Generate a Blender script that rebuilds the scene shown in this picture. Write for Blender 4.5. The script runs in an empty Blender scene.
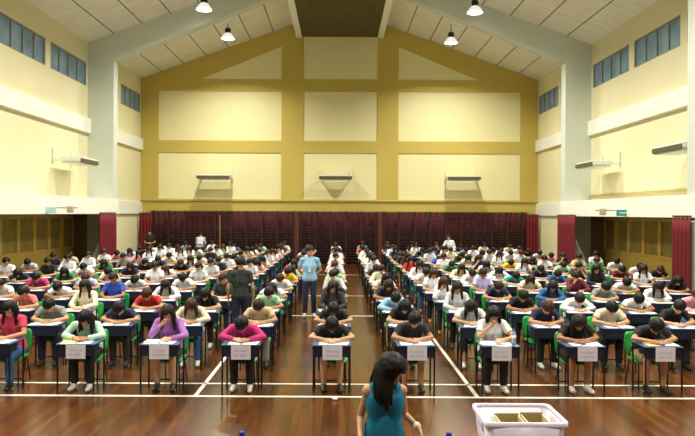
import bpy, bmesh, math, random
from mathutils import Vector, Matrix, Euler, noise
V = Vector
PI = math.pi
random.seed(11)
sc = bpy.context.scene
C = sc.collection
R = math.radians

# ------------------------------------------------------------------ camera
F, CX, HY, CH = 650.0, 339.0, 213.0, 2.65          # focal length in pixels, vanishing point, eye height
cd = bpy.data.cameras.new('camera'); cam = bpy.data.objects.new('camera', cd); C.objects.link(cam)
cd.sensor_width = 36; cd.lens = 36 * F / 695
cd.shift_x = (347.5 - CX) / 695; cd.shift_y = -(218 - HY) / 695
cam.location = (0, 0, CH); cam.rotation_euler = (PI / 2, -math.radians(.28), 0)
cd.clip_start = .05; cd.clip_end = 200
sc.camera = cam
def PX(x, D): return (x - CX) / F * D
def PZ(y, D): return CH - (y - HY) / F * D

# ------------------------------------------------------------------ materials
def lin(h):
    h = h.lstrip('#')
    return tuple(((c / 12.92) if c <= .04045 else ((c + .055) / 1.055) ** 2.4) for c in (int(h[i:i + 2], 16) / 255 for i in (0, 2, 4))) + (1,)
MC = {}
def mat(name, col, rough=.6, metal=0, var=.06, scale=8, bump=0, emit=None, estr=0, spec=.5, trans=0):
    if name in MC: return MC[name]
    m = bpy.data.materials.new(name); m.use_nodes = True
    nt = m.node_tree; b = nt.nodes['Principled BSDF']
    c = lin(col) if isinstance(col, str) else col
    b.inputs['Roughness'].default_value = rough; b.inputs['Metallic'].default_value = metal
    b.inputs['Specular IOR Level'].default_value = spec
    b.inputs['Transmission Weight'].default_value = trans
    tc = nt.nodes.new('ShaderNodeTexCoord'); nz = nt.nodes.new('ShaderNodeTexNoise')
    nz.inputs['Scale'].default_value = scale; nz.inputs['Detail'].default_value = 3
    nt.links.new(tc.outputs['Object'], nz.inputs['Vector'])
    rp = nt.nodes.new('ShaderNodeValToRGB')
    rp.color_ramp.elements[0].position = .3; rp.color_ramp.elements[1].position = .7
    rp.color_ramp.elements[0].color = tuple(x * (1 - var) for x in c[:3]) + (1,)
    rp.color_ramp.elements[1].color = tuple(min(1, x * (1 + var)) for x in c[:3]) + (1,)
    nt.links.new(nz.outputs['Fac'], rp.inputs['Fac']); nt.links.new(rp.outputs['Color'], b.inputs['Base Color'])
    if bump:
        bp = nt.nodes.new('ShaderNodeBump'); bp.inputs['Strength'].default_value = bump; bp.inputs['Distance'].default_value = .01
        nt.links.new(nz.outputs['Fac'], bp.inputs['Height']); nt.links.new(bp.outputs['Normal'], b.inputs['Normal'])
    if emit:
        b.inputs['Emission Color'].default_value = lin(emit); b.inputs['Emission Strength'].default_value = estr
    MC[name] = m
    return m

def line_mask(nt, tc, axis, period, width, offset=0):
    s = nt.nodes.new('ShaderNodeSeparateXYZ'); nt.links.new(tc.outputs['Object'], s.inputs[0])
    a = nt.nodes.new('ShaderNodeMath'); a.operation = 'ADD'; a.inputs[1].default_value = 1000 * period + offset
    nt.links.new(s.outputs[axis], a.inputs[0])
    md = nt.nodes.new('ShaderNodeMath'); md.operation = 'MODULO'; md.inputs[1].default_value = period
    nt.links.new(a.outputs[0], md.inputs[0])
    lt = nt.nodes.new('ShaderNodeMath'); lt.operation = 'LESS_THAN'; lt.inputs[1].default_value = width
    nt.links.new(md.outputs[0], lt.inputs[0])
    return lt.outputs[0]

def grid_mat(name, base, l1, p1, w1, l2, p2, w2, a1='X', a2='Y', rough=.8, o1=0, o2=0, var=.05):
    m = mat(name, base, rough, var=var, scale=1.5)
    nt = m.node_tree; b = nt.nodes['Principled BSDF']
    tc = [n for n in nt.nodes if n.type == 'TEX_COORD'][0]; rp = [n for n in nt.nodes if n.type == 'VALTORGB'][0]
    cur = rp.outputs['Color']
    for (lc, p, w, ax, o) in ((l2, p2, w2, a2, o2), (l1, p1, w1, a1, o1)):
        mk = line_mask(nt, tc, ax, p, w, o)
        mx = nt.nodes.new('ShaderNodeMix'); mx.data_type = 'RGBA'
        nt.links.new(mk, mx.inputs[0]); nt.links.new(cur, mx.inputs[6]); mx.inputs[7].default_value = lin(lc)
        cur = mx.outputs[2]
    nt.links.new(cur, b.inputs['Base Color'])
    return m

def floor_mat():
    m = bpy.data.materials.new('parquet_floor'); m.use_nodes = True
    nt = m.node_tree; b = nt.nodes['Principled BSDF']; L = nt.links.new
    tc = nt.nodes.new('ShaderNodeTexCoord'); mp = nt.nodes.new('ShaderNodeMapping')
    mp.inputs['Rotation'].default_value = (0, 0, PI / 2)
    L(tc.outputs['Object'], mp.inputs['Vector'])
    br = nt.nodes.new('ShaderNodeTexBrick'); L(mp.outputs['Vector'], br.inputs['Vector'])
    br.inputs['Color1'].default_value = lin('#653b15'); br.inputs['Color2'].default_value = lin('#4a2a11')
    br.inputs['Mortar'].default_value = lin('#2c1408'); br.inputs['Scale'].default_value = 1
    br.inputs['Brick Width'].default_value = 1.1; br.inputs['Row Height'].default_value = .1
    br.inputs['Mortar Size'].default_value = .003; br.inputs['Bias'].default_value = 0
    br.offset = .37
    nz = nt.nodes.new('ShaderNodeTexNoise'); nz.inputs['Scale'].default_value = .35; nz.inputs['Detail'].default_value = 2
    L(tc.outputs['Object'], nz.inputs['Vector'])
    n2 = nt.nodes.new('ShaderNodeTexNoise'); n2.inputs['Scale'].default_value = 1.0; n2.inputs['Detail'].default_value = 5
    mp2 = nt.nodes.new('ShaderNodeMapping'); mp2.inputs['Scale'].default_value = (30, 2, 1)
    L(tc.outputs['Object'], mp2.inputs['Vector']); L(mp2.outputs['Vector'], n2.inputs['Vector'])
    rp = nt.nodes.new('ShaderNodeValToRGB')
    rp.color_ramp.elements[0].position = .35; rp.color_ramp.elements[0].color = (.72, .72, .72, 1)
    rp.color_ramp.elements[1].position = .65; rp.color_ramp.elements[1].color = (1.22, 1.2, 1.15, 1)
    L(nz.outputs['Fac'], rp.inputs['Fac'])
    m1 = nt.nodes.new('ShaderNodeMix'); m1.data_type = 'RGBA'; m1.blend_type = 'MULTIPLY'; m1.inputs[0].default_value = 1
    L(br.outputs['Color'], m1.inputs[6]); L(rp.outputs['Color'], m1.inputs[7])
    r2 = nt.nodes.new('ShaderNodeValToRGB')
    r2.color_ramp.elements[0].position = .3; r2.color_ramp.elements[0].color = (.8, .8, .8, 1)
    r2.color_ramp.elements[1].position = .7; r2.color_ramp.elements[1].color = (1.15, 1.15, 1.15, 1)
    L(n2.outputs['Fac'], r2.inputs['Fac'])
    m2 = nt.nodes.new('ShaderNodeMix'); m2.data_type = 'RGBA'; m2.blend_type = 'MULTIPLY'; m2.inputs[0].default_value = 1
    L(m1.outputs[2], m2.inputs[6]); L(r2.outputs['Color'], m2.inputs[7])
    L(m2.outputs[2], b.inputs['Base Color'])
    b.inputs['Roughness'].default_value = .22; b.inputs['Specular IOR Level'].default_value = .5
    bp = nt.nodes.new('ShaderNodeBump'); bp.inputs['Strength'].default_value = .12; bp.inputs['Distance'].default_value = .004
    L(n2.outputs['Fac'], bp.inputs['Height']); L(bp.outputs['Normal'], b.inputs['Normal'])
    return m

M = dict(
    floor=floor_mat(),
    cream=mat('cream_paint', '#e5deb6', .7, var=.02, scale=.6),
    cream2=mat('cream_panel_paint', '#ece4b0', .7, var=.02, scale=.6),
    mustard=mat('mustard_paint', '#c6b056', .65, var=.03, scale=.6),
    white=mat('white_paint', '#efefe4', .6, var=.02, scale=.8),
    grey=mat('pale_grey_paint', '#cdd4ca', .6, var=.02, scale=.8),
    ceil=grid_mat('ceiling_tiles', '#e6e3d4', '#767468', 1.18, .05, '#cbc6b2', .6, .025),
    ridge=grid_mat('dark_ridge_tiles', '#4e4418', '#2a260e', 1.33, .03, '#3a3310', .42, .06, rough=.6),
    green=mat('green_plastic', '#1f9e45', .35, var=.04),
    black=mat('black_metal', '#101216', .4, var=.1),
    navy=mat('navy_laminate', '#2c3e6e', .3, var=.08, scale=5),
    glaretop=mat('laminate_top_painted_glare', '#5a7099', .22, var=.08, scale=5, spec=.6),  # paler than the navy edges: glare on the tops put into the colour
    tray=mat('navy_tray', '#151b38', .5, var=.1),
    paper=mat('white_paper', '#f4f4f2', .8, var=.02),
    ypaper=mat('yellow_paper', '#f1e48c', .8, var=.02),
    lilac=mat('sign_paper', '#d9d6e6', .8, var=.02),
    ink=mat('printed_ink', '#8b88a4', .8),
    inkr=mat('printed_red_ink', '#a88c98', .8),
    maroon=mat('maroon_velvet', '#6c0f1b', .85, var=.12, scale=4),
    maroon2=mat('dark_maroon_velvet', '#4c0d15', .85, var=.15, scale=3),
    darkwood=mat('dark_brown_wood', '#2b1512', .5, var=.2, scale=6),
    redwood=mat('reddish_wood', '#5a2318', .5, var=.15, scale=6),
    ochrewood=mat('ochre_timber', '#d6b45c', .5, var=.1, scale=4),
    polewood=mat('pole_wood', '#86663f', .5), recend=mat('brown_panel', '#7d6746', .6),
    duct=mat('duct_paint', '#b3a566', .6),
    ochre=mat('ochre_paint', '#d8ba58', .6, var=.05, scale=2),
    olive=mat('olive_glass', '#a08e4c', .25, var=.2, scale=1.2),
    louvre=mat('blue_frosted_glass', '#7690a4', .3, var=.3, scale=1.4, emit='#5f7f98', estr=.05),  # faint emission stands in for daylight behind the panes
    winframe=mat('pale_window_frame', '#8b938c', .5),
    lampwhite=mat('lamp_glow', '#ffffff', .5, emit='#fffdf2', estr=14),
    glasswhite=mat('lamp_shade_glass', '#e4e6e2', .25, var=.02, emit='#f4f4ea', estr=.55),
    steel=mat('brushed_steel', '#9a9c9a', .35, metal=.6),
    darkgrill=mat('dark_grille', '#55523f', .5),
    unit=mat('off_white_metal', '#dedfd6', .45, var=.02),
    box=mat('milky_plastic', '#e2def4', .35, var=.02, spec=.4),
    file=mat('kraft_folder', '#a89a66', .75, var=.06),
    file2=mat('pale_kraft_folder', '#d2c490', .75, var=.05),
    teal=mat('teal_plastic', '#2f9c8c', .5),
    cyan=mat('pale_cyan_plastic', '#b8dfe6', .4),
    beige=mat('beige_plastic', '#bdb39a', .5),
    water=mat('clear_plastic', '#cfd8e6', .15, trans=.5),
    blue=mat('blue_cap_plastic', '#2038b8', .4),
    eye=mat('dark_eye', '#17110f', .3), lip=mat('lip', '#a0584c', .5),
    shoe=mat('dark_shoe', '#22201f', .5), wshoe=mat('white_shoe', '#cfcdc8', .5),
    line=mat('white_line_paint', '#e6e4d8', .45, var=.03),
    lanyard=mat('white_ribbon', '#e8eaee', .7),
)

# ------------------------------------------------------------------ mesh helpers
def link(name, me, parent=None, loc=None):
    o = bpy.data.objects.new(name, me); C.objects.link(o)
    if parent: o.parent = parent
    if loc: o.location = loc
    return o
def to_mesh(bm, name, mats, smooth=False):
    me = bpy.data.meshes.new(name)
    bmesh.ops.recalc_face_normals(bm, faces=bm.faces)
    bm.to_mesh(me); bm.free()
    for m in (mats if isinstance(mats, (list, tuple)) else [mats]): me.materials.append(m)
    if smooth:
        for p in me.polygons: p.use_smooth = True
    return me
def obj(name, bm, m, parent=None, smooth=False, loc=None):
    return link(name, to_mesh(bm, name, m, smooth), parent, loc)
def tag(o, label=None, cat=None, group=None, kind=None):
    if label: o['label'] = label
    if cat: o['category'] = cat
    if group: o['group'] = group
    if kind: o['kind'] = kind
    return o
def empty(name, loc=(0, 0, 0), rz=0):
    o = bpy.data.objects.new(name, None); C.objects.link(o); o.location = loc; o.rotation_euler = (0, 0, rz)
    o.empty_display_size = .1
    return o
def box(bm, x0, x1, y0, y1, z0, z1, mi=0, bev=0):
    vs = [bm.verts.new((x, y, z)) for x in (x0, x1) for y in (y0, y1) for z in (z0, z1)]
    fs = [bm.faces.new([vs[i] for i in q]) for q in ((0, 1, 3, 2), (4, 6, 7, 5), (0, 4, 5, 1), (2, 3, 7, 6), (0, 2, 6, 4), (1, 5, 7, 3))]
    for f in fs: f.material_index = mi
    if bev:
        es = list({e for f in fs for e in f.edges})
        bmesh.ops.bevel(bm, geom=es, offset=bev, segments=2, affect='EDGES', profile=.5)
def bx(*a, **k):
    bm = bmesh.new(); box(bm, *a, **k); return bm
def prism(bm, pts, axis, a0, a1, mi=0):
    """convex polygon pts (u,v) extruded from a0 to a1; axis 'y': (u,v)->(x,z); axis 'x': (u,v)->(y,z)"""
    def P(u, v, a): return (u, a, v) if axis == 'y' else ((a, u, v) if axis == 'x' else (u, v, a))
    A = [bm.verts.new(P(u, v, a0)) for u, v in pts]; B = [bm.verts.new(P(u, v, a1)) for u, v in pts]
    n = len(pts)
    fs = [bm.faces.new(A), bm.faces.new(B[::-1])] + [bm.faces.new((A[i], B[i], B[(i + 1) % n], A[(i + 1) % n])) for i in range(n)]
    for f in fs: f.material_index = mi
def cone(bm, p0, r0, p1, r1, seg=12, caps=(True, True), hemi=3, sq=1.0):
    """tapered limb with rounded (True) or flat (False) ends"""
    p0, p1 = V(p0), V(p1); d = (p1 - p0)
    if d.length < 1e-6: d = V((0, 0, 1e-4))
    q = d.normalized().to_track_quat('Z', 'Y').to_matrix()
    rings = []
    def ring(c, r): rings.append([bm.verts.new(c + q @ V((r * math.cos(t), r * sq * math.sin(t), 0))) for t in (2 * PI * i / seg for i in range(seg))])
    ax = d.normalized()
    if caps[0]:
        for k in range(hemi, 0, -1):
            a = k / (hemi + .35) * PI / 2; ring(p0 - ax * r0 * math.sin(a), r0 * math.cos(a))
    ring(p0, r0); ring(p1, r1)
    if caps[1]:
        for k in range(1, hemi + 1):
            a = k / (hemi + .35) * PI / 2; ring(p1 + ax * r1 * math.sin(a), r1 * math.cos(a))
    for a, b in zip(rings, rings[1:]):
        for i in range(seg): bm.faces.new((a[i], a[(i + 1) % seg], b[(i + 1) % seg], b[i]))
    bm.faces.new(rings[0][::-1]); bm.faces.new(rings[-1])
def chain(bm, pts, seg=8, caps=(True, True)):
    for (a, ra), (b, rb) in zip(pts, pts[1:]): cone(bm, a, ra, b, rb, seg, caps)
def ell(bm, c, r, m=None, sub=2):
    mm = Matrix.Translation(V(c)) @ Matrix.Diagonal((r[0], r[1], r[2], 1))
    bmesh.ops.create_icosphere(bm, subdivisions=sub, radius=1, matrix=(m @ mm) if m else mm)
def lathe(bm, prof, seg=20, c=(0, 0, 0), mi=0):
    rings = [[bm.verts.new((c[0] + r * math.cos(2 * PI * i / seg), c[1] + r * math.sin(2 * PI * i / seg), c[2] + z)) for i in range(seg)] for r, z in prof]
    for a, b in zip(rings, rings[1:]):
        for i in range(seg): bm.faces.new((a[i], a[(i + 1) % seg], b[(i + 1) % seg], b[i])).material_index = mi
    bm.faces.new(rings[0][::-1]).material_index = mi; bm.faces.new(rings[-1]).material_index = mi
def remesh(bm, voxel, smooth=2, dec=1.0, disp=None):
    """one continuous skin round everything in bm"""
    bmesh.ops.recalc_face_normals(bm, faces=bm.faces)
    me = bpy.data.meshes.new('tmp'); bm.to_mesh(me); bm.free()
    o = bpy.data.objects.new('tmp', me); C.objects.link(o)
    m = o.modifiers.new('r', 'REMESH'); m.mode = 'VOXEL'; m.voxel_size = voxel
    if smooth:
        s = o.modifiers.new('s', 'SMOOTH'); s.iterations = smooth; s.factor = .5
    if dec < 1:
        d = o.modifiers.new('d', 'DECIMATE'); d.ratio = dec
    dg = bpy.context.evaluated_depsgraph_get(); dg.update()
    out = bpy.data.meshes.new_from_object(o.evaluated_get(dg))
    bpy.data.objects.remove(o); bpy.data.meshes.remove(me)
    out.materials.clear()
    for p in out.polygons: p.use_smooth = True
    return out
def decimated(me, ratio):
    if ratio >= 1: return me
    o = bpy.data.objects.new('tmp', me); C.objects.link(o)
    d = o.modifiers.new('d', 'DECIMATE'); d.ratio = ratio
    dg = bpy.context.evaluated_depsgraph_get(); dg.update()
    out = bpy.data.meshes.new_from_object(o.evaluated_get(dg))
    bpy.data.objects.remove(o)
    for p in out.polygons: p.use_smooth = True
    return out
def struct(name, bm, m, parent=None, smooth=False):
    o = obj(name, bm, m, parent, smooth)
    if not parent: o['kind'] = 'structure'
    return o

# ------------------------------------------------------------------ the hall
W, EAVE, SL = 10.5, 9.7, .36                        # half width, eave height, roof slope
YB, YR = 34.4, -7.0                                 # back wall, wall behind the camera
PXI = 9.42                                          # inner face of the columns and the long beams
REC = 11.1                                          # wall of the recess under the beams
PIL = (17.1, 27.1)                                  # near faces of the two frames in sight
BT, BZ = 2.57, 3.19                                 # beam soffit and top
def zroof(x): return EAVE + SL * (W - abs(x))

struct('floor', bx(-REC - .2, REC + .2, YR, YB + .2, -.2, 0), M['floor'])
struct('stage_floor', bx(-PXI, PXI, YR, 3.95, 0, 1.25), M['redwood'])
# back wall: cream, with a raised mustard grid on it
bm = bmesh.new(); prism(bm, [(-W - .2, 0), (W + .2, 0), (W + .2, zroof(W) + .1), (0, zroof(0) + .1), (-W - .2, zroof(W) + .1)], 'y', YB, YB + .2)
struct('wall_back', bm, M['cream2'])
bm = bmesh.new(); prism(bm, [(-REC, 0), (REC, 0), (REC, EAVE), (0, 14), (-REC, EAVE)], 'y', YR - .2, YR)
struct('wall_rear', bm, M['cream'])
D0 = YB - .05
def mx(x): return PX(x, D0)
def mz(y): return PZ(y, D0)
bm = bmesh.new()
ys = [(199.5, 213), (141, 153), (79.5, 91.5)]
cols = [(281, 303), (377, 398)]
zb = 0
# horizontals
for (a, b) in ys:
    prism(bm, [(-W, mz(b)), (W, mz(b)), (W, mz(a)), (-W, mz(a))], 'y', D0, YB)
# verticals up to the roof
for (a, b) in [(CX - W * F / D0, 158), (281, 303), (377, 398), (520, CX + W * F / D0)]:
    for (c, d) in ((141, 91.5), (199.5, 153)):
        prism(bm, [(mx(a), mz(d if d > c else c)), (mx(b), mz(d if d > c else c)), (mx(b), mz(min(c, d))), (mx(a), mz(min(c, d)))], 'y', D0, YB)
ztop = mz(79.5)
for s in (-1, 1):
    xa, xb = sorted((abs(mx(281 if s < 0 else 398)), abs(mx(303 if s < 0 else 377))))
    prism(bm, [(s * xa, ztop), (s * xb, ztop), (s * xb, zroof(xb)), (s * xa, zroof(xa))], 'y', D0, YB)
    # rake band: outer triangle between the panel's sloping edge and the roof
    x1, x0 = abs(mx(281 if s < 0 else 398)), abs(mx(200 if s < 0 else 478))
    prism(bm, [(s * x0, ztop), (s * x1, mz(46.5)), (s * x1, zroof(x1)), (s * x0, zroof(x0))], 'y', D0, YB)
    prism(bm, [(s * W, ztop), (s * x0, ztop), (s * x0, zroof(x0)), (s * W, zroof(W))], 'y', D0, YB)
prism(bm, [(mx(303), mz(37)), (mx(377), mz(37)), (mx(377), zroof(2.2)), (mx(303), zroof(2.2))], 'y', D0, YB)
struct('trim_1', bm, M['mustard'])
# moulding (cable duct) along the back wall
bm = bmesh.new(); box(bm, -W, W, YB - .13, YB - .05, 3.25, 3.30)
struct('trim_2', bm, M['duct'])

# clerestory window groups along a side wall (y ranges), bays of about 3.5 m
WG = [(9.6, 12.7), (13.1, 16.2), (16.6, 16.95), (19.95, 23.2), (23.6, 26.95), (27.75, 30.8), (31.2, 34.25)]
WG = [(17.8, 19.65), (20.05, 23.2), (23.6, 26.95), (27.75, 30.8), (31.2, 34.25)]
Z0, Z1 = 7.86, 8.84
nwin = 0
for s, nm in ((-1, 'left'), (1, 'right')):
    bm = bmesh.new()
    a, b = s * W, s * (W + .2); a, b = min(a, b), max(a, b)
    box(bm, a, b, YR, YB, BT, Z0); box(bm, a, b, YR, YB, Z1, EAVE + .15)
    e = YR
    for (g0, g1) in WG:
        box(bm, a, b, e, g0, Z0, Z1); e = g1
    box(bm, a, b, e, YB, Z0, Z1)
    box(bm, a, b, 27.6, YB, 0, BT)                       # last bay: wall down to the floor
    struct('wall_' + nm, bm, M['cream'])
    # recess wall below the beam
    bm = bmesh.new()
    a, b = s * REC, s * (REC + .2); a, b = min(a, b), max(a, b)
    box(bm, a, b, YR, 27.6, 0, 1.12); box(bm, a, b, YR, 27.6, 2.5, BT)
    struct('wall_recess_' + nm, bm, M['ochre'])
    bm = bmesh.new(); a, b = s * (W + .0), s * (REC + .2); box(bm, min(a, b), max(a, b), YR, 27.6, BT, BT + .1)
    struct('ceiling_recess_' + nm, bm, M['grey'])
    bm = bmesh.new(); a, b = s * W, s * (REC + .2); box(bm, min(a, b), max(a, b), 27.1, 27.6, 0, BT)
    struct('wall_recess_end_' + nm, bm, M['recend'])
    # long timber window of the recess
    nwin += 1
    root = empty('window_%d' % nwin, (s * REC, 0, 1.12)); tag(root, kind='structure')
    bm = bmesh.new(); y0 = 14.0
    xa, xb = sorted((-s * .05, s * .1))
    box(bm, xa, xb, y0, 27.1, 0, .1); box(bm, xa, xb, y0, 27.1, 1.28, 1.38)
    k = y0
    while k < 27.1:
        box(bm, xa, xb, k, k + .2, .1, 1.28); k += 1.19
    fr_ = obj('window_frame', bm, M['ochrewood'], root)
    k = y0
    while k < 27.0:
        xa, xb = sorted((s * .03, s * .06))
        obj('pane', bx(xa, xb, k + .2, min(k + 1.19, 27.1), .1, 1.28), M['olive'], fr_); k += 1.19
    # high windows
    for (g0, g1) in WG:
        nwin += 1
        root = empty('window_%d' % nwin, (s * W, g0, Z0)); tag(root, kind='structure')
        L = g1 - g0; bm = bmesh.new()
        xa, xb = sorted((s * .02, s * .12))
        n = 4 if L > 2 else 2
        box(bm, xa, xb, 0, L, 0, .05); box(bm, xa, xb, 0, L, Z1 - Z0 - .05, Z1 - Z0)
        for i in range(n + 1):
            c = L * i / n; box(bm, xa, xb, max(0, c - .04), min(L, c + .04), .05, Z1 - Z0 - .05)
        fr_ = obj('window_frame', bm, M['winframe'], root)
        for i in range(n):
            xa, xb = sorted((s * .07, s * .09))
            obj('pane', bx(xa, xb, L * i / n + .04, L * (i + 1) / n - .04, .05, Z1 - Z0 - .05), M['louvre'], fr_)
    # white ledge at mid height, long beam at gallery height
    bm = bmesh.new()
    for (y0, y1) in ((YR, 17.1), (17.6, 27.1), (27.6, YB - .05)):
        xa, xb = sorted((s * (W - .14), s * W)); box(bm, xa, xb, y0, y1, 5.92, 6.52)
    struct('trim_%d' % (3 if s < 0 else 4), bm, M['white'])
    bm = bmesh.new(); xa, xb = sorted((s * (PXI - .04), s * W)); box(bm, xa, xb, YR, 27.62, BT, BZ)
    xa, xb = sorted((s * (W - .1), s * W)); box(bm, xa, xb, 27.62, YB - .05, BT, BZ)
    struct('beam_' + nm, bm, M['white'])
    bm = bmesh.new(); xa, xb = sorted((s * (W - .07), s * W)); box(bm, xa, xb, 17.6, 27.1, 3.36, 3.44)
    if s > 0: struct('trim_5', bm, M['duct'])
    else: bm.free()
    # roof slope
    bm = bmesh.new()
    prism(bm, [(s * (W + .2), zroof(W) - .072), (s * 1.5, zroof(1.5)), (s * 1.5, zroof(1.5) + .15), (s * (W + .2), zroof(W) + .078)], 'y', YR, YB + .2)
    struct('ceiling_' + nm, bm, M['ceil'])
# ridge panel with white edges
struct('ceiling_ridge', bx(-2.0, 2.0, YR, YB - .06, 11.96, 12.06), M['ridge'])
for i, s in enumerate((-1, 1)):
    xa, xb = sorted((s * 2.0, s * 2.3))
    struct('trim_%d' % (6 + i), bx(xa, xb, YR, YB - .06, 11.9, zroof(2) + .05), M['white'])
bm = bmesh.new(); box(bm, -2, 2, YR, YB, 13.1, 13.2)
struct('ceiling_top', bm, M['grey'])
# portal frames: two columns and a haunched rafter each
for i, yp in enumerate(PIL):
    bm = bmesh.new()
    for s in (-1, 1):
        prism(bm, [(s * PXI, 0), (s * W, 0), (s * W, EAVE - .9), (s * PXI, zroof(PXI) - 1.12)], 'y', yp, yp + .5)
        prism(bm, [(s * W, EAVE - .9), (s * PXI, zroof(PXI) - 1.12), (s * 2.2, zroof(2.2) - .78), (s * 2.2, zroof(2.2)), (s * W, zroof(W))], 'y', yp, yp + .5)
    struct('pillar_frame_%d' % (i + 1), bm, M['grey'])

# court lines
def ln(x0, x1, y0, y1): struct('floor_marking', bx(x0, x1, y0, y1, 0, .003), M['line'])
ln(-REC, REC, 9.33, 9.40)
ln(-REC, REC, 10.03, 10.09)
for y in (16.7, 20.75, 27.8): ln(-8, 8, y, y + .07)
ln(-2.09, -2.03, 9.40, 30); ln(1.98, 2.04, 9.40, 30)

# ------------------------------------------------------------------ back: curtain and wall bars
def drape(name, pts, z0, z1, amp, wl, m, parent=None, steps=6):
    """pleated cloth hung along the polyline pts (x,y)"""
    bm = bmesh.new(); (xa, ya), (xb, yb) = pts; L = math.hypot(xb - xa, yb - ya)
    tx, ty = (xb - xa) / L, (yb - ya) / L; n = max(8, int(L / wl * 8)); th = .02
    rows = []
    for j in range(steps + 1):
        f = j / steps; z = z1 + (z0 - z1) * f; row = []
        for side in (1, -1):
            line = []
            for i in range(n + 1):
                t = L * i / n
                o = amp * (.6 + .4 * f) * math.sin(2 * PI * t / wl + .7 * math.sin(t * 1.3)) + side * th / 2
                line.append(bm.verts.new((xa + tx * t - ty * o, ya + ty * t + tx * o, z)))
            row.append(line)
        rows.append(row)
    for a, b in zip(rows, rows[1:]):
        for s_ in (0, 1):
            for i in range(n): bm.faces.new((a[s_][i], a[s_][i + 1], b[s_][i + 1], b[s_][i]))
        bm.faces.new((a[0][0], b[0][0], b[1][0], a[1][0])); bm.faces.new((a[0][n], a[1][n], b[1][n], b[0][n]))
    for r_ in (rows[0], rows[-1]):
        for i in range(n): bm.faces.new((r_[0][i], r_[1][i], r_[1][i + 1], r_[0][i + 1]))
    return obj(name, bm, m, parent, True)
t = tag(empty('curtain', (0, 34.24, 0)), 'dark maroon curtain across the whole back wall behind the wall bars', 'curtain')
drape('drape', ((-9.9, 0), (9.9, 0)), .03, 2.68, .05, .3, M['maroon2'], t, 3)
obj('curtain_rail', bx(-9.95, 9.95, -.03, .03, 2.69, 2.73), M['darkwood'], t)
for s, w in ((-1, 'left'), (1, 'right')):
    t = tag(empty('curtain', (s * 10.05, 33.75, 0)), 'maroon curtain gathered in the %s corner at the end of the back wall' % w, 'curtain')
    drape('drape', ((-.32, 0), (.32, 0)), .03, 2.58, .05, .16, M['maroon'], t)
    obj('curtain_rail', bx(-.34, .34, -.03, .03, 2.585, 2.62), M['darkwood'], t)
for (x, y0, y1, lab) in ((-PXI + .12, 25.3, 27.05, 'maroon curtain gathered beside the pale pillar on the left side'),
                         (PXI - .12, 25.6, 27.6, 'maroon curtain gathered beside the far pale pillar on the right side'),
                         (PXI - .12, 17.2, 18.08, 'maroon curtain gathered at the near end of the right side beam')):
    t = tag(empty('curtain', (x, y0, 0)), lab, 'curtain')
    drape('drape', ((0, 0), (0, y1 - y0)), .03, 2.58, .06, .2, M['maroon'], t)
    obj('curtain_rail', bx(-.03, .03, 0, y1 - y0, 2.585, 2.63), M['darkwood'], t)
# wall bars: three runs between the reddish posts
XS = [PX(150, 34), PX(297, 34), PX(380, 34), PX(526, 34)]
for i, w in enumerate(('left', 'middle', 'right')):
    a, b = XS[i] + .2, XS[i + 1] - .2; L = b - a
    t = tag(empty('climbing_bars', (a, 33.95, 0)), 'dark wooden climbing wall bars on the back wall, %s section of the three' % w, 'wall bars', 'wall bars along the back wall')
    n = round(L / .85)
    for k in range(n + 1):
        x = L * k / n
        obj('upright', bx(x - .045, x + .045, -.06, .06, 0, 2.74), M['darkwood'], t)
    bm = bmesh.new(); z = .15
    while z < 2.0:
        box(bm, 0.0, L, -.035, .025, z - .03, z + .03); z += .145
    for z in (2.24, 2.5): box(bm, 0, L, -.02, .02, z - .02, z + .02)
    obj('rungs', bm, M['darkwood'], t)
for i, w in ((1, 'left'), (2, 'right')):
    t = obj('wood_post', bx(-.12, .12, -.05, .08, 0, 2.72, bev=.01), M['redwood'], None, False, (XS[i], 33.85, 0))
    tag(t, 'reddish brown wooden post between the wall bars, the %s one of two' % w, 'post')
t = obj('wood_pole', bx(-.035, .035, -.04, .04, 0, 2.5, bev=.008), M['polewood'], None, False, (PX(220, 33.8), 33.8, 0))
tag(t, 'slim yellowish pole standing against the left wall bars', 'pole')

# ------------------------------------------------------------------ lamps and units on the walls
def pendant(x, y, z, lab):
    t = tag(empty('pendant_lamp', (x, y, z)), lab, 'lamp', 'pendant lamps under the ceiling')
    zr = min(zroof(x) - z, zroof(x) - z)
    if abs(y - 27.35) < .3: zr -= .8
    bm = bmesh.new(); cone(bm, (0, 0, .5), .02, (0, 0, zr), .02, 8, (False, False)); obj('stem', bm, M['darkgrill'], t)
    bm = bmesh.new(); lathe(bm, [(.05, .52), (.12, .5), (.15, .4), (.13, .3), (.10, .26)], 16); obj('ballast_housing', bm, M['black'], t, True)
    bm = bmesh.new(); lathe(bm, [(.11, .27), (.16, .24), (.26, .12), (.33, .0), (.31, -.005), (.24, .11), (.14, .22), (.10, .25)], 24); sd_ = obj('lamp_shade', bm, M['glasswhite'], t, True)
    bm = bmesh.new(); lathe(bm, [(.05, .1), (.2, .06), (.27, .03), (.28, .01), (.2, -.015), (.05, -.02)], 24); obj('lens', bm, M['lampwhite'], sd_, True)
    return t
pendant(-5.29, 30.7, 10.85, 'glowing bell lamp hanging near the back wall, left of the ridge')
pendant(5.25, 30.7, 10.7, 'glowing bell lamp hanging near the back wall, right of the ridge')
pendant(-5.44, 26.0, 10.75, 'glowing bell lamp in front of the left slope of the pale rafter')
pendant(5.40, 26.0, 10.68, 'glowing bell lamp in front of the right slope of the pale rafter')
def lamp_light(x, y, z, p, size=.34):
    l = bpy.data.lights.new('lamp_light', 'AREA'); l.shape = 'DISK'; l.size = size; l.energy = p; l.color = (1, .97, .84); l.spread = R(145)
    o = bpy.data.objects.new('lamp_light', l); C.objects.link(o); o.location = (x, y, z)
for y in (30.7, 26.0, 21.3, 16.6, 11.9, 7.2, 2.5):
    for s in (-1, 1): lamp_light(s * 5.35, y, 10.62, 330)

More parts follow.
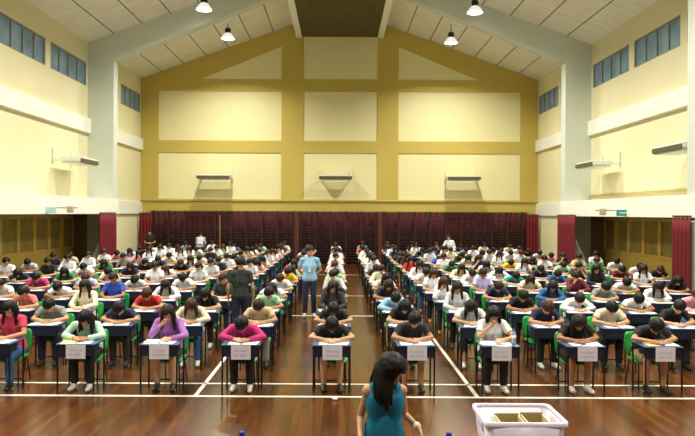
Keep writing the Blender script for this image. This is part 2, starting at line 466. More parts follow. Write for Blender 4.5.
def wall_unit(x, y, rz, lab, z=4.5):
    """long flat fitting on two arms; local +y points to the wall (wall at y=.62)"""
    t = tag(empty('wall_heater', (x, y, z), rz), lab, 'heater', 'long fittings on the walls')
    obj('housing', bx(-.87, .87, -.42, .3, 0, .17, bev=.02), M['unit'], t)
    obj('front_grille', bx(-.85, .85, -.45, -.415, -.03, .12, bev=.008), M['darkgrill'], t)
    obj('reflector', bx(-.8, .8, -.40, .28, -.07, 0, bev=.01), M['unit'], t)
    for sx in (-.8, .8):
        bm = bmesh.new(); box(bm, sx - .02, sx + .02, .28, .6, .02, .07); cone(bm, (sx, .2, .16), .012, (sx, .6, .42), .012, 6)
        box(bm, sx - .05, sx + .05, .59, .615, -.05, .5)
        obj('bracket', bm, M['unit'], t)
for x, w in ((PX(215, 33.9), 'left'), (PX(335.5, 33.9), 'middle'), (PX(462, 33.9), 'right')):
    wall_unit(x, YB - .62 - .06, 0, 'long white fitting on brackets on the back wall, %s one of three' % w, 4.42)
wall_unit(-W + .63, 24.6, PI / 2, 'long white fitting on brackets on the left side wall')
wall_unit(W - .63, 25.1, -PI / 2, 'long white fitting on the right side wall beside the far pillar')
wall_unit(W - .63, 18.75, -PI / 2, 'long white fitting on the right side wall at the photo edge')

# emergency lights on the beams
def sign(x, y, rz, lab, m1, flip):
    t = tag(empty('exit_light', (x, y, 2.60), rz), lab, 'sign')
    obj('sign_box', bx(-.19, .19, -.05, .05, 0, .2, bev=.01), m1, t, False, (flip * .33, 0, 0))
    obj('lamp_head', bx(-.1, .1, -.09, .05, .02, .24, bev=.03), M['beige'], t, False, (-flip * .3, 0, 0))
    obj('mounting_bar', bx(-.5, .5, .05, .08, .16, .19), M['steel'], t)
    if m1 == M['teal']:
        o = obj('sign_stripe', bx(-.12, .12, -.056, -.05, .08, .12), M['lanyard'], t, False, (flip * .33, 0, 0))
sign(-PXI + .47, 20.9, .15, 'pale cyan and beige emergency light on the left white beam', M['cyan'], -1)
sign(PXI - .47, 21.3, -.15, 'teal exit sign with beige lamp head on the right white beam', M['teal'], 1)

# ------------------------------------------------------------------ furniture
def desk_meshes():
    d = {}
    me = to_mesh(bx(-.28, .28, 0, .45, .712, .735, bev=.006), 'tabletop', [M['navy'], M['glaretop']])
    for p in me.polygons: p.material_index = 1 if p.normal.z > .9 else 0  # upward face gets the colour with painted glare, edges stay navy
    d['tabletop'] = me
    bm = bmesh.new()
    box(bm, -.25, .25, .012, .028, .56, .712); box(bm, -.25, -.235, .028, .27, .595, .712); box(bm, .235, .25, .028, .27, .595, .712)
    box(bm, -.235, .235, .028, .27, .598, .61)
    d['book_tray'] = to_mesh(bm, 'book_tray', M['tray'])
    bm = bmesh.new(); cone(bm, (0, 0, 0), .0135, (0, 0, .712), .0135, 8, (False, False)); lathe(bm, [(.018, 0), (.019, .03), (.014, .035)], 8)
    d['leg'] = to_mesh(bm, 'leg', M['black'])
    bm = bmesh.new(); cone(bm, (-.262, .43, .12), .01, (.262, .43, .12), .01, 6, (False, False))
    d['stretcher'] = to_mesh(bm, 'stretcher', M['black'])
    return d
def chair_meshes():
    c = {}
    def shell(curve, w, th, bend):
        bm = bmesh.new(); n = 6; grid = []
        for side in (0, 1):
            g = []
            for (y, z, ny, nz, ws) in curve:
                r = []
                for i in range(n + 1):
                    u = -1 + 2 * i / n; k = bend * u * u
                    r.append(bm.verts.new((u * w * ws, y + ny * (k + th * side), z + nz * (k + th * side))))
                g.append(r)
            grid.append(g)
        m = len(curve)
        for g in grid:
            for j in range(m - 1):
                for i in range(n): bm.faces.new((g[j][i], g[j][i + 1], g[j + 1][i + 1], g[j + 1][i]))
        for j in range(m - 1):
            for i in (0, n): bm.faces.new((grid[0][j][i], grid[1][j][i], grid[1][j + 1][i], grid[0][j + 1][i]))
        for i in range(n):
            for j in (0, m - 1): bm.faces.new((grid[0][j][i], grid[0][j][i + 1], grid[1][j][i + 1], grid[1][j][i]))
        return bm
    # seat: front edge at y=.45, back at .85; backrest rises to .80
    c['seat'] = to_mesh(shell([(.46, .375, 0, -1, .92), (.48, .398, 0, -1, 1), (.6, .402, 0, -1, 1), (.74, .395, 0, -1, .98), (.84, .405, 0, -1, .9)], .2, .014, -.012), 'seat', M['green'], True)
    c['backrest'] = to_mesh(shell([(.865, .44, 1, 0, .8), (.885, .5, 1, .1, .98), (.90, .62, 1, .1, 1.02), (.915, .74, 1, .1, 1), (.925, .79, 1, .1, .86)], .2, .014, -.045), 'backrest', M['green'], True)
    for i, (x, y0, y1, ztop) in enumerate(((-.17, .50, .46, .38), (.17, .50, .46, .38), (-.17, .80, .90, .38), (.17, .80, .90, .38))):
        bm = bmesh.new(); cone(bm, (x, y1, .0), .011, (x * .9, y0, ztop), .011, 8, (False, False))
        c['leg%d' % i] = to_mesh(bm, 'leg', M['black'])
    bm = bmesh.new()
    for x in (-.14, .14): chain(bm, [((x, .79, .375), .01), ((x, .86, .40), .01), ((x, .905, .56), .01)], 6)
    c['back_frame'] = to_mesh(bm, 'back_frame', M['black'], True)
    return c
DM, CM = desk_meshes(), chair_meshes()
def place_desk(x, y, rz, lab):
    t = tag(empty('exam_desk', (x, y, 0), rz), lab, 'desk', 'exam desks in rows')
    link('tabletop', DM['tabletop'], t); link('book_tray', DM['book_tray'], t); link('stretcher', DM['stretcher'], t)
    for sx in (-.262, .262):
        for sy in (.018, .43): link('leg', DM['leg'], t, (sx, sy, 0))
    return t
def place_chair(x, y, rz, lab):
    t = tag(empty('school_chair', (x, y, 0), rz), lab, 'chair', 'green chairs in rows')
    for k in CM:
        if k != 'back_frame': o = link('leg' if k.startswith('leg') else k, CM[k], t)
        if k == 'backrest': link('back_frame', CM['back_frame'], o)
    return t

# ------------------------------------------------------------------ people
def hand(bm, wrist, d, n, s, curl=.5):
    """palm and five fingers; d: towards the fingers, n: palm side, s: thumb side"""
    d, n, s = V(d).normalized(), V(n).normalized(), V(s).normalized(); w = V(wrist)
    off = (.028, .010, -.009, -.027); ln_ = (.070, .078, .072, .056)
    for o_, L in zip(off, ln_):
        k = w + d * .082 + s * o_
        cone(bm, w + s * o_ * .55, .017, k, .0125, 8)
        m_ = k + (d * math.cos(curl) + n * math.sin(curl)) * L * .55
        e = m_ + (d * math.cos(curl * 2.1) + n * math.sin(curl * 2.1)) * L * .45
        cone(bm, k, .0095, m_, .0085, 8); cone(bm, m_, .0085, e, .007, 8)
    b = w + d * .025 + s * .022
    m_ = b + (d * .6 + s * .75 + n * .15).normalized() * .042
    cone(bm, b, .014, m_, .0105, 8); cone(bm, m_, .0105, m_ + (d * .9 + s * .2 + n * .35).normalized() * .034, .008, 8)

def head_mat(j): return Matrix.Translation(V(j['head'])) @ Euler((R(j.get('pitch', 0)), R(j.get('roll', 0)), R(j.get('yaw', 0))), 'XYZ').to_matrix().to_4x4()
def torso(bm, j, g):
    pv, ch, nk = V(j['pelvis']), V(j['chest']), V(j['neck'])
    k = j.get('girth', 1)
    ax = (V(j['shR']) - V(j['shL'])).normalized()
    wa = pv.lerp(ch, .5)
    for s in (-1, 1):
        cone(bm, pv + ax * s * .075, .105 * k + g, wa + ax * s * .055, .088 * k + g)
        cone(bm, wa + ax * s * .055, .088 * k + g, ch + ax * s * .068, .098 * k + g)
        cone(bm, ch + ax * s * .068, .098 * k + g, nk + ax * s * .06 + (ch - nk) * .22, .06 + g)
    cone(bm, j['shL'], .05 + g, nk + (ch - nk) * .1, .055 + g); cone(bm, j['shR'], .05 + g, nk + (ch - nk) * .1, .055 + g)
    cone(bm, ch, .1 * k + g, nk + (ch - nk) * .3, .075 + g)
    cone(bm, pv, .105 * k + g, wa, .088 * k + g)
def body_bm(j):
    bm = bmesh.new(); torso(bm, j, 0)
    H = head_mat(j)
    cone(bm, V(j['neck']) + V((0, .012, -.04)), .056, H @ V((0, .025, -.05)), .05)
    ell(bm, (0, .012, .02), (.076, .094, .094), H, 3)
    ell(bm, (0, -.022, -.04), (.060, .068, .082), H, 3)
    ell(bm, (0, -.058, -.093), (.028, .024, .022), H)
    m = lambda *p: H @ V(p)
    cone(bm, m(0, -.083, .012), .008, m(0, -.106, -.022), .012, 8)
    cone(bm, m(-.012, -.088, -.052), .008, m(.012, -.088, -.052), .008, 8)
    for s in (-1, 1):
        ell(bm, (s * .077, .012, -.012), (.012, .022, .032), H)
        cone(bm, m(s * .016, -.078, .028), .009, m(s * .046, -.066, .026), .008, 8)
    for s in 'LR':
        k = j.get('limb', 1)
        cone(bm, j['sh' + s], .047 * k, j['el' + s], .036 * k); cone(bm, j['el' + s], .037 * k, j['wr' + s], .025 * k)
        hd = j['hand' + s]; hand(bm, j['wr' + s], hd[0], hd[1], hd[2], hd[3] if len(hd) > 3 else .5)
        cone(bm, j['hip' + s], .085 * k, j['kn' + s], .056 * k); cone(bm, j['kn' + s], .056 * k, V(j['kn' + s]).lerp(V(j['an' + s]), .35), .052 * k)
        cone(bm, V(j['kn' + s]).lerp(V(j['an' + s]), .35), .052 * k, j['an' + s], .034 * k)
        cone(bm, V(j['an' + s]) + V((0, 0, -.03)), .034, j['toe' + s], .026)
    return bm
def mark_face(me, j):
    Hi = head_mat(j).inverted()
    for p in me.polygons:
        c = Hi @ p.center
        if abs(c.x) < .06 and c.y < -.04 and abs(c.z) < .09:
            if (abs(abs(c.x) - .031) / .013) ** 2 + ((c.z - .008) / .008) ** 2 < 1: p.material_index = 1
            elif (c.x / .022) ** 2 + ((c.z + .054) / .008) ** 2 < 1: p.material_index = 2
def shirt_bm(j, sleeve, g=.014):
    bm = bmesh.new(); torso(bm, j, g)
    for s in 'LR':
        a, b, c = V(j['sh' + s]), V(j['el' + s]), V(j['wr' + s])
        if sleeve == 'short': cone(bm, a, .058, a.lerp(b, .62), .058, 14, (True, False))
        elif sleeve == 'long':
            cone(bm, a, .058, b, .05, 14); cone(bm, b, .05, b.lerp(c, .93), .037, 14, (True, False))
    # collar
    H = head_mat(j); nk = V(j['neck'])
    if sleeve != 'none': cone(bm, nk + V((0, .012, -.05)), .075, nk.lerp(H @ V((0, .02, -.06)), .35), .062, 14, (False, False))
    return bm
def tank_bm(j, g=.012):
    """sleeveless top: torso cut off below the shoulders, with two wide straps"""
    bm = bmesh.new(); pv, ch, nk = V(j['pelvis']), V(j['chest']), V(j['neck']); k = j.get('girth', 1)
    ax = (V(j['shR']) - V(j['shL'])).normalized(); wa = pv.lerp(ch, .5); top = ch.lerp(nk, .35)
    for s in (-1, 1):
        cone(bm, pv + ax * s * .08 + V((0, 0, -.08)), .112 * k + g, wa + ax * s * .055, .09 * k + g, 16, (False, True))
        cone(bm, pv + ax * s * .05 + V((0, 0, -.08)), .105, wa, .092, 16, (False, True))
        cone(bm, wa + ax * s * .055, .09 * k + g, ch + ax * s * .068, .1 * k + g, 16)
        cone(bm, ch + ax * s * .068, .1 * k + g, top + ax * s * .07, .075 + g, 16)
        cone(bm, top + ax * s * .06, .06 + g, nk + ax * s * .078 + (ch - nk) * .05, .05 + g * .5, 12)
    cone(bm, ch, .105 * k + g, top + V((0, 0, -.01)), .09 + g, 16)
    return bm
def trousers_bm(j, kind):
    bm = bmesh.new(); pv = V(j['pelvis']); ax = (V(j['shR']) - V(j['shL'])); ax.z = 0; ax.normalize(); k = j.get('girth', 1)
    cone(bm, pv - ax * .075 + V((0, 0, .03)), .108 * k, pv + ax * .075 + V((0, 0, .03)), .108 * k)
    up = (V(j['chest']) - pv).normalized()
    for s in 'LR':
        h, n_, a = V(j['hip' + s]), V(j['kn' + s]), V(j['an' + s]); q = j.get('limb', 1)
        cone(bm, pv + (h - pv) * .5, .11 * k, h, .1 * q)
        if kind == 'long':
            cone(bm, h, .098 * q, n_, .07, 14); cone(bm, n_, .07, a + V((0, 0, .02)), .058, 14, (True, False))
        else:
            cone(bm, h, .1, h.lerp(n_, .88), .082, 14, (True, False))
    return bm
def shoe_bm(j, s):
    bm = bmesh.new(); a, t = V(j['an' + s]), V(j['toe' + s]); d = (t - a); d.z = 0; d.normalize()
    z = a.z - .055
    cone(bm, V((a.x, a.y, z + .02)) - d * .04, .038, V((t.x, t.y, z + .012)) + d * .01, .034, 12)
    cone(bm, V((a.x, a.y, z + .05)) - d * .005, .045, V((t.x, t.y, z + .02)) - d * .05, .036, 12)
    return bm
def hair_bm(j, kind, seed=0):
    H = head_mat(j); bm = bmesh.new()
    t = bmesh.new(); bmesh.ops.create_icosphere(t, subdivisions=4, radius=1)
    low = {'short': -.42, 'bob': -.62, 'long': -.6, 'pony': -.42}[kind]
    for v in t.verts:
        u = v.co.normalized(); b = V((u.x * .076, u.y * .094 + .012, u.z * .094 + .02))
        n = noise.noise(u * 4 + V((seed * 7, 0, 0))) * .006 + noise.noise(u * 11 + V((seed, 3, 0))) * .004
        fr = .30 + .22 * abs(u.x) * math.copysign(1, u.x + .25) + .05 * math.sin(u.x * 17 + seed)   # parting and fringe
        side = .8 if kind in ('short', 'pony') else .62
        face = u.y < -.1 - (.5 * max(0, abs(u.x) - side)) and u.z < fr and abs(u.x) < side + .12
        neck = u.z < low + (0 if u.y > .1 else .35 * (kind == 'short'))
        th = .029 + n + .012 * max(0, u.z)
        if face or neck: th = -.022
        v.co = H @ (b + V((u.x * th, u.y * th, u.z * th)))
    me = bpy.data.meshes.new('t'); t.to_mesh(me); t.free(); bm.from_mesh(me); bpy.data.meshes.remove(me)
    nk = V(j['neck'])
    if kind in ('bob', 'long'):
        L = .10 if kind == 'bob' else j.get('hairlen', .27)
        if j.get('veil'):                               # loose hair falling over one side of the face
            rv = random.Random(3)
            for a in list(range(-178, -24, 6)) + list(range(70, 180, 8)):
                ra = R(a); A = H @ V((math.sin(ra) * .084, -math.cos(ra) * .098 + .012, .06)); B = H @ V((math.sin(ra) * .094, -math.cos(ra) * .106 + .014, -.03))
                L2 = L * rv.uniform(.75, 1.1)
                if abs(a) < 140: E = B + V((math.sin(ra) * .02 + rv.uniform(-.012, .012), rv.uniform(-.03, .0), -L2))
                else: E = B.lerp(nk + V((math.sin(ra) * .2, .09, -.02)), .9) + V((0, 0, -.06 * rv.uniform(.3, 1.5)))
                Mi = B.lerp(E, .5) + V((math.sin(ra) * .014, -.004, 0))
                cone(bm, A, .014, B, .0165, 8); cone(bm, B, .0165, Mi, .015, 8); cone(bm, Mi, .015, E, .005, 8)
        for a in range(-160, 161, 20) if not j.get('veil') else ():
            if abs(a) < (62 if kind == 'long' else 66) and not (j.get('veil') and -60 < a < -20): continue
            ra = R(a); A = H @ V((math.sin(ra) * .083, -math.cos(ra) * .098 + .012, .035)); B = H @ V((math.sin(ra) * .088, -math.cos(ra) * .1 + .014, -.04))
            jit = random.uniform(-.03, .03)
            if abs(a) < 130 or kind == 'bob':
                E = B + V((math.sin(ra) * .012, -.01, -L * (.8 if kind == 'bob' else 1) + jit))
            else:
                E = B.lerp(nk + V((math.sin(ra) * .16, .085, -.05)), .9) + V((0, 0, -.05 + jit))
            cone(bm, A, .026, B, .03, 8); cone(bm, B, .03, B.lerp(E, .6) + V((0, 0, 0)), .031, 8); cone(bm, B.lerp(E, .6), .031, E, .012, 8)
    if kind == 'pony':
        A = H @ V((0, .11, .04)); B = H @ V((0, .15, .0)); cone(bm, A, .03, B, .032, 8); cone(bm, B, .032, B + V((0, .03, -.17)), .012, 8)
    return bm

HIPY = .67
def seated(**k):
    j = dict(pelvis=(0, .67, .545), hairlen=.2, chest=(0, .54, .855), neck=(0, .42, .97), head=(0, .29, 1.03), pitch=62,
             shL=(-.17, .42, .935), shR=(.17, .42, .935), elL=(-.285, .335, .795), elR=(.285, .335, .795),
             wrL=(-.10, .235, .782), wrR=(.085, .215, .782),
             handL=((.75, -.6, 0), (0, 0, -1), (.4, .6, .3), .15), handR=((-.72, -.62, .06), (0, 0, -1), (-.4, .6, .3), .25),
             hipL=(-.09, .65, .515), hipR=(.09, .65, .515), knL=(-.12, .25, .48), knR=(.12, .25, .48),
             anL=(-.12, .30, .085), anR=(.12, .27, .085), toeL=(-.13, .15, .035), toeR=(.135, .12, .035))
    j.update(k)
    for key, v in j.items():
        if isinstance(v, tuple) and len(v) == 3 and not isinstance(v[0], tuple): j[key] = (v[0], v[1] - HIPY, v[2])
    return j
def mirror(j):
    o = {}
    f = lambda v: (-v[0], v[1], v[2])
    for k, v in j.items():
        if k in ('pelvis', 'chest', 'neck', 'head'): o[k] = f(v)
        elif k in ('yaw', 'roll'): o[k] = -v
        elif k.startswith('hand'): o['hand' + ('R' if k[-1] == 'L' else 'L')] = (f(v[0]), f(v[1]), f(v[2])) + tuple(v[3:])
        elif k[-1] in 'LR' and isinstance(v, tuple): o[k[:-1] + ('R' if k[-1] == 'L' else 'L')] = f(v)
        else: o[k] = v
    return o
POSES = {
    'write': seated(yaw=6),
    'tilt': seated(head=(.03, .31, 1.05), pitch=54, roll=8, yaw=-8),
    'low': seated(hairlen=.14, chest=(0, .54, .84), neck=(0, .38, .935), head=(0, .25, .985), pitch=72, shL=(-.17, .39, .905), shR=(.17, .39, .905),
                  elL=(-.31, .30, .795), elR=(.31, .30, .795), wrL=(-.10, .19, .782), wrR=(.10, .17, .782)),
    'upright': seated(hairlen=.27, chest=(0, .60, .90), neck=(0, .565, 1.045), head=(0, .505, 1.155), pitch=36, shL=(-.17, .57, 1.0), shR=(.17, .57, 1.0),
                      elL=(-.25, .44, .80), elR=(.25, .44, .80)),
    'prop': seated(chest=(0, .55, .88), neck=(-.01, .49, 1.015), head=(-.02, .41, 1.11), pitch=38, yaw=10, shL=(-.165, .5, .975), shR=(.165, .5, .975),
                   elL=(-.22, .36, .80), wrL=(-.095, .315, .965), handL=((.35, .12, .9), (.75, .3, 0), (.2, -.9, .2), .5)),
    'mouth': seated(chest=(0, .55, .88), neck=(0, .49, 1.015), head=(0, .41, 1.115), pitch=36, shL=(-.165, .5, .975), shR=(.165, .5, .975),
                    elL=(-.23, .36, .80), wrL=(-.085, .295, .955), handL=((.75, .02, .6), (.1, .9, .1), (.1, -.2, .9), .7)),
}
POSES['prop_m'] = mirror(POSES['prop'])
POSES['write_m'] = mirror(POSES['write'])
LOD = {0: 1.0, 1: .30, 2: .085}
cache = {}
def mesh_of(key, maker, mats, voxel=.0085, smooth=2, post=None):
    """key = (...,lod)"""
    if key in cache: return cache[key]
    base = key[:-1] + (0,)
    if base not in cache:
        me = remesh(maker(), voxel, smooth)
        for m in mats: me.materials.append(m)
        if post: post(me)
        cache[base] = me
    if key != base: cache[key] = decimated(cache[base], LOD[key[-1]])
    return cache[key]
SKINS = [mat('skin_light', '#bf8d68', .5, var=.05, scale=12), mat('skin_tan', '#aa7650', .5, var=.05, scale=12), mat('skin_fair', '#cc9f7c', .5, var=.05, scale=12)]
HAIRS = {'black': mat('black_hair', '#0d0b0c', .55, spec=.3, var=.3, scale=25), 'dark brown': mat('dark_brown_hair', '#24150e', .55, spec=.3, var=.25, scale=25), 'brown': mat('brown_hair', '#3c2012', .55, spec=.3, var=.2, scale=25)}
CL = {'white': '#eef0f2', 'cream': '#e6dcc0', 'grey': '#8d8f8c', 'light grey': '#c9cbd0', 'black': '#141417', 'charcoal': '#2b2c31', 'navy': '#1e2748', 'blue': '#2a4cb4',
      'denim blue': '#2f5f98', 'light blue': '#8fbede', 'red': '#b92a28', 'coral pink': '#dd7d78', 'magenta': '#c02a76', 'purple': '#a76cc0', 'pale mint': '#bfe0cf', 'mint green': '#a5e0ae',
      'teal': '#128a78', 'yellow': '#f0c928', 'beige': '#cdb994', 'maroon': '#6c1f30', 'pink': '#eaa3b4', 'lilac': '#bdb6e2', 'green': '#2f7d4c', 'rose red': '#c83c58', 'khaki': '#a09468', 'brown': '#5a3c28', 'dark green': '#23302a'}
def cloth(c): return mat(c.replace(' ', '_') + '_cloth', CL[c], .8, var=.08, scale=9, bump=.15)
def setmat(o, m, i=0):
    o.material_slots[i].link = 'OBJECT'; o.material_slots[i].material = m
DUM = M['paper']
def person(x, y, rz, lab, pose, shirt='white', sleeve='short', hair='short', hcol='black', legs='long', lcol='charcoal', skin=0, lod=2, shoes=False, shoecol=None, group='candidates sitting the exam', j=None, seed=0):
    j = j or POSES[pose]
    t = tag(empty('person', (x, y, 0), rz), lab, 'person', group)
    b = link('body', mesh_of(('body', pose, lod), lambda: body_bm(j), [SKINS[0], M['eye'], M['lip']], .0075, 1, lambda me: mark_face(me, j)), t); setmat(b, SKINS[skin])
    if sleeve == 'tank': s = link('tank_top', mesh_of(('tank', pose, lod), lambda: tank_bm(j), [DUM], .009, 14), t)
    else: s = link('shirt', mesh_of(('shirt', pose, sleeve, lod), lambda: shirt_bm(j, sleeve), [DUM], .01), t)
    setmat(s, cloth(shirt))
    h = link('hair', mesh_of(('hair', pose, hair, seed, lod), lambda: hair_bm(j, hair, seed), [DUM], .0075, 1), t); setmat(h, HAIRS[hcol])
    lk = pose if group != 'candidates sitting the exam' else 'seat'
    p = link('trousers' if legs == 'long' else 'shorts', mesh_of(('legs', lk, legs, lod), lambda: trousers_bm(j, legs), [DUM], .01), t); setmat(p, cloth(lcol))
    if shoes:
        for sd in 'LR':
            o = link('shoe', mesh_of(('shoe', lk, sd, lod), lambda: shoe_bm(j, sd), [DUM], .008), t); setmat(o, shoecol or M['shoe'])
    return t

# ------------------------------------------------------------------ rows and columns
COLX = {'L9': -9.80, 'L8': -8.60, 'L7': -7.40, 'L6': -6.20, 'L5': -5.03, 'L4': -3.80, 'L3': -2.61, 'L2': -1.41, 'L1': -.10,
        'R1': 1.12, 'R2': 2.35, 'R3': 3.59, 'R4': 4.72, 'R5': 5.87, 'R6': 7.05, 'R7': 8.25, 'R8': 9.45}
ORD = ['', 'first', 'second', 'third', 'fourth', 'fifth', 'sixth', 'seventh', 'eighth', 'ninth', 'tenth', 'eleventh', 'twelfth', 'thirteenth', 'fourteenth', 'fifteenth']
NR, P0, PITCH = 15, 9.4, 1.55
def colname(c):
    n, w = int(c[1]), 'left' if c[0] == 'L' else 'right'
    return '%s column %s of centre aisle' % (ORD[n], w)
def rowname(k): return 'front row' if k == 0 else ('back row' if k == NR - 1 else ORD[k + 1] + ' row')
# what the photo shows at single places: (column,row): shirt, sleeve, hair, hair colour, pose, legs, leg colour
SP = {
    ('L5', 0): ('rose red', 'short', 'long', 'black', 'upright', 'long', 'denim blue'), ('L4', 0): ('pale mint', 'long', 'long', 'black', 'tilt', 'long', 'black'),
    ('L3', 0): ('purple', 'long', 'long', 'dark brown', 'mouth', 'short', 'charcoal'), ('L2', 0): ('magenta', 'long', 'short', 'black', 'low', 'long', 'black'),
    ('L1', 0): ('black', 'short', 'short', 'black', 'low', 'short', 'charcoal'), ('R1', 0): ('charcoal', 'short', 'short', 'black', 'tilt', 'short', 'black'),
    ('R2', 0): ('white', 'short', 'bob', 'black', 'mouth', 'long', 'black'), ('R3', 0): ('black', 'short', 'long', 'dark brown', 'write_m', 'short', 'black'),
    ('R4', 0): ('black', 'short', 'short', 'black', 'low', 'short', 'khaki'),
    ('L5', 1): ('grey', 'short', 'short', 'black', 'write', 'long', 'navy'), ('L4', 1): ('navy', 'short', 'short', 'black', 'low', 'long', 'charcoal'),
    ('L3', 1): ('cream', 'long', 'long', 'brown', 'write', 'long', 'denim blue'), ('L2', 1): ('beige', 'short', 'short', 'dark brown', 'write_m', 'long', 'grey'),
    ('L1', 1): ('black', 'short', 'short', 'black', 'low', 'long', 'black'), ('R1', 1): ('black', 'short', 'bob', 'black', 'write', 'long', 'black'),
    ('R2', 1): ('white', 'short', 'long', 'black', 'write_m', 'long', 'charcoal'), ('R3', 1): ('navy', 'short', 'short', 'brown', 'write', 'long', 'black'),
    ('R4', 1): ('cream', 'short', 'short', 'black', 'write', 'long', 'black'), ('R5', 1): ('black', 'short', 'short', 'black', 'tilt', 'long', 'charcoal'),
    ('L6', 2): ('coral pink', 'short', 'short', 'black', 'tilt', 'long', 'navy'), ('L5', 2): ('cream', 'long', 'long', 'black', 'upright', 'long', 'black'),
    ('L4', 2): ('red', 'short', 'short', 'brown', 'write', 'long', 'charcoal'), ('L3', 2): ('black', 'short', 'long', 'black', 'write', 'long', 'black'),
    ('L2', 2): ('mint green', 'short', 'short', 'black', 'tilt', 'long', 'navy'), ('L1', 2): ('charcoal', 'long', 'long', 'dark brown', 'upright', 'long', 'black'),
    ('R1', 2): ('light blue', 'long', 'short', 'black', 'low', 'long', 'khaki'), ('R2', 2): ('light grey', 'long', 'long', 'dark brown', 'upright', 'long', 'black'),
    ('R3', 2): ('black', 'short', 'short', 'black', 'write', 'long', 'charcoal'), ('R4', 2): ('white', 'long', 'short', 'dark brown', 'low', 'long', 'denim blue'),
    ('R5', 2): ('white', 'short', 'short', 'black', 'low', 'long', 'navy'),
    ('L7', 3): ('white', 'short', 'short', 'black', 'write', 'long', 'navy'), ('L6', 3): ('white', 'short', 'short', 'black', 'low', 'long', 'navy'), ('L5', 3): ('blue', 'short', 'short', 'dark brown', 'upright', 'long', 'navy'),
    ('L4', 3): ('white', 'long', 'long', 'black', 'write', 'long', 'charcoal'), ('L3', 3): ('charcoal', 'short', 'short', 'brown', 'upright', 'long', 'navy'), ('L2', 3): ('white', 'short', 'bob', 'black', 'low', 'long', 'navy'),
    ('L1', 3): ('black', 'short', 'short', 'black', 'write', 'long', 'black'), ('R1', 3): ('charcoal', 'short', 'long', 'dark brown', 'tilt', 'long', 'black'), ('R2', 3): ('white', 'long', 'long', 'brown', 'prop', 'long', 'charcoal'),
    ('R3', 3): ('navy', 'short', 'short', 'dark brown', 'write', 'long', 'black'), ('R4', 3): ('denim blue', 'long', 'long', 'black', 'tilt', 'long', 'navy'), ('R5', 3): ('grey', 'short', 'short', 'black', 'write', 'long', 'black'),
    ('R6', 3): ('white', 'long', 'long', 'black', 'tilt', 'long', 'navy'),
    ('L7', 4): ('magenta', 'short', 'short', 'black', 'write', 'long', 'navy'), ('L6', 4): ('lilac', 'short', 'short', 'brown', 'write', 'long', 'navy'), ('L5', 4): ('light grey', 'short', 'short', 'black', 'low', 'long', 'charcoal'),
    ('L4', 4): ('white', 'short', 'short', 'black', 'write', 'long', 'navy'), ('L3', 4): ('white', 'short', 'short', 'black', 'write', 'long', 'navy'), ('R2', 4): ('white', 'short', 'bob', 'brown', 'upright', 'long', 'black'),
    ('R3', 4): ('lilac', 'short', 'short', 'dark brown', 'upright', 'long', 'charcoal'), ('R4', 4): ('cream', 'short', 'bob', 'dark brown', 'write', 'long', 'black'), ('R5', 4): ('maroon', 'long', 'short', 'dark brown', 'prop', 'long', 'black'),
    ('R6', 4): ('white', 'short', 'short', 'black', 'low', 'long', 'navy'), ('R7', 4): ('black', 'short', 'long', 'black', 'write', 'long', 'navy'),
    ('L8', 5): ('navy', 'short', 'bob', 'black', 'low', 'long', 'navy'), ('L7', 5): ('green', 'short', 'long', 'black', 'write', 'long', 'navy'), ('L6', 5): ('cream', 'short', 'short', 'black', 'write', 'long', 'charcoal'),
    ('L5', 5): ('white', 'short', 'short', 'black', 'upright', 'long', 'charcoal'), ('L4', 5): ('light grey', 'short', 'short', 'dark brown', 'upright', 'long', 'charcoal'), ('L2', 5): ('yellow', 'short', 'short', 'black', 'tilt', 'long', 'navy'),
    ('R4', 5): ('teal', 'short', 'short', 'black', 'low', 'long', 'navy'), ('R6', 5): ('black', 'long', 'long', 'black', 'upright', 'long', 'navy'), ('R7', 5): ('white', 'short', 'long', 'dark brown', 'upright', 'long', 'navy'),
    ('R2', 7): ('red', 'short', 'long', 'black', 'upright', 'long', 'navy'), ('R5', 8): ('yellow', 'short', 'short', 'black', 'low', 'long', 'navy'), ('R3', 9): ('blue', 'short', 'short', 'black', 'low', 'long', 'navy'),
    ('L2', 7): ('rose red', 'short', 'long', 'black', 'tilt', 'long', 'navy'), ('R6', 7): ('mint green', 'short', 'short', 'dark brown', 'write', 'long', 'navy'), ('L1', 11): ('pink', 'short', 'short', 'black', 'write', 'long', 'navy'),
    ('L8', 10): ('pink', 'short', 'short', 'black', 'write', 'long', 'navy'), ('R7', 10): ('pink', 'short', 'short', 'black', 'write', 'long', 'navy'), ('R1', 13): ('red', 'short', 'short', 'black', 'write', 'long', 'navy'),
    ('R7', 6): ('maroon', 'short', 'short', 'black', 'write', 'long', 'navy'), ('R8', 7): ('white', 'short', 'short', 'black', 'low', 'long', 'navy'),
}
POOL = ['white'] * 11 + ['cream'] * 3 + ['light grey'] * 3 + ['black'] * 4 + ['navy'] * 2 + ['charcoal', 'grey', 'beige', 'light blue', 'mint green', 'green', 'pink', 'denim blue']
PAPER = to_mesh(bx(-.21, .21, -.145, .145, 0, .006, bev=.001), 'exam_booklet', M['paper'])
YPAPER = to_mesh(bx(-.17, .17, -.12, .12, 0, .006, bev=.001), 'exam_booklet', M['ypaper'])
SHEET = to_mesh(bx(-.105, .105, -.148, .148, 0, .0015), 'answer_sheet', M['paper'])
rng = random.Random(5)
seats = []
for k in range(NR):
    D = P0 + PITCH * k
    for c, X in COLX.items():
        if k >= 10 and abs(X) > 9.3: continue
        if k == 11 and abs(X) > 8.9: continue
        if k == 5 and abs(X) > 9.3: continue
        px = CX + X * F / (D + .5)
        if c == 'L5' and k == 0: pass
        elif px < -3 or px > 703 - (0 if k > 2 else 4): continue
        seats.append((c, k, X, D))
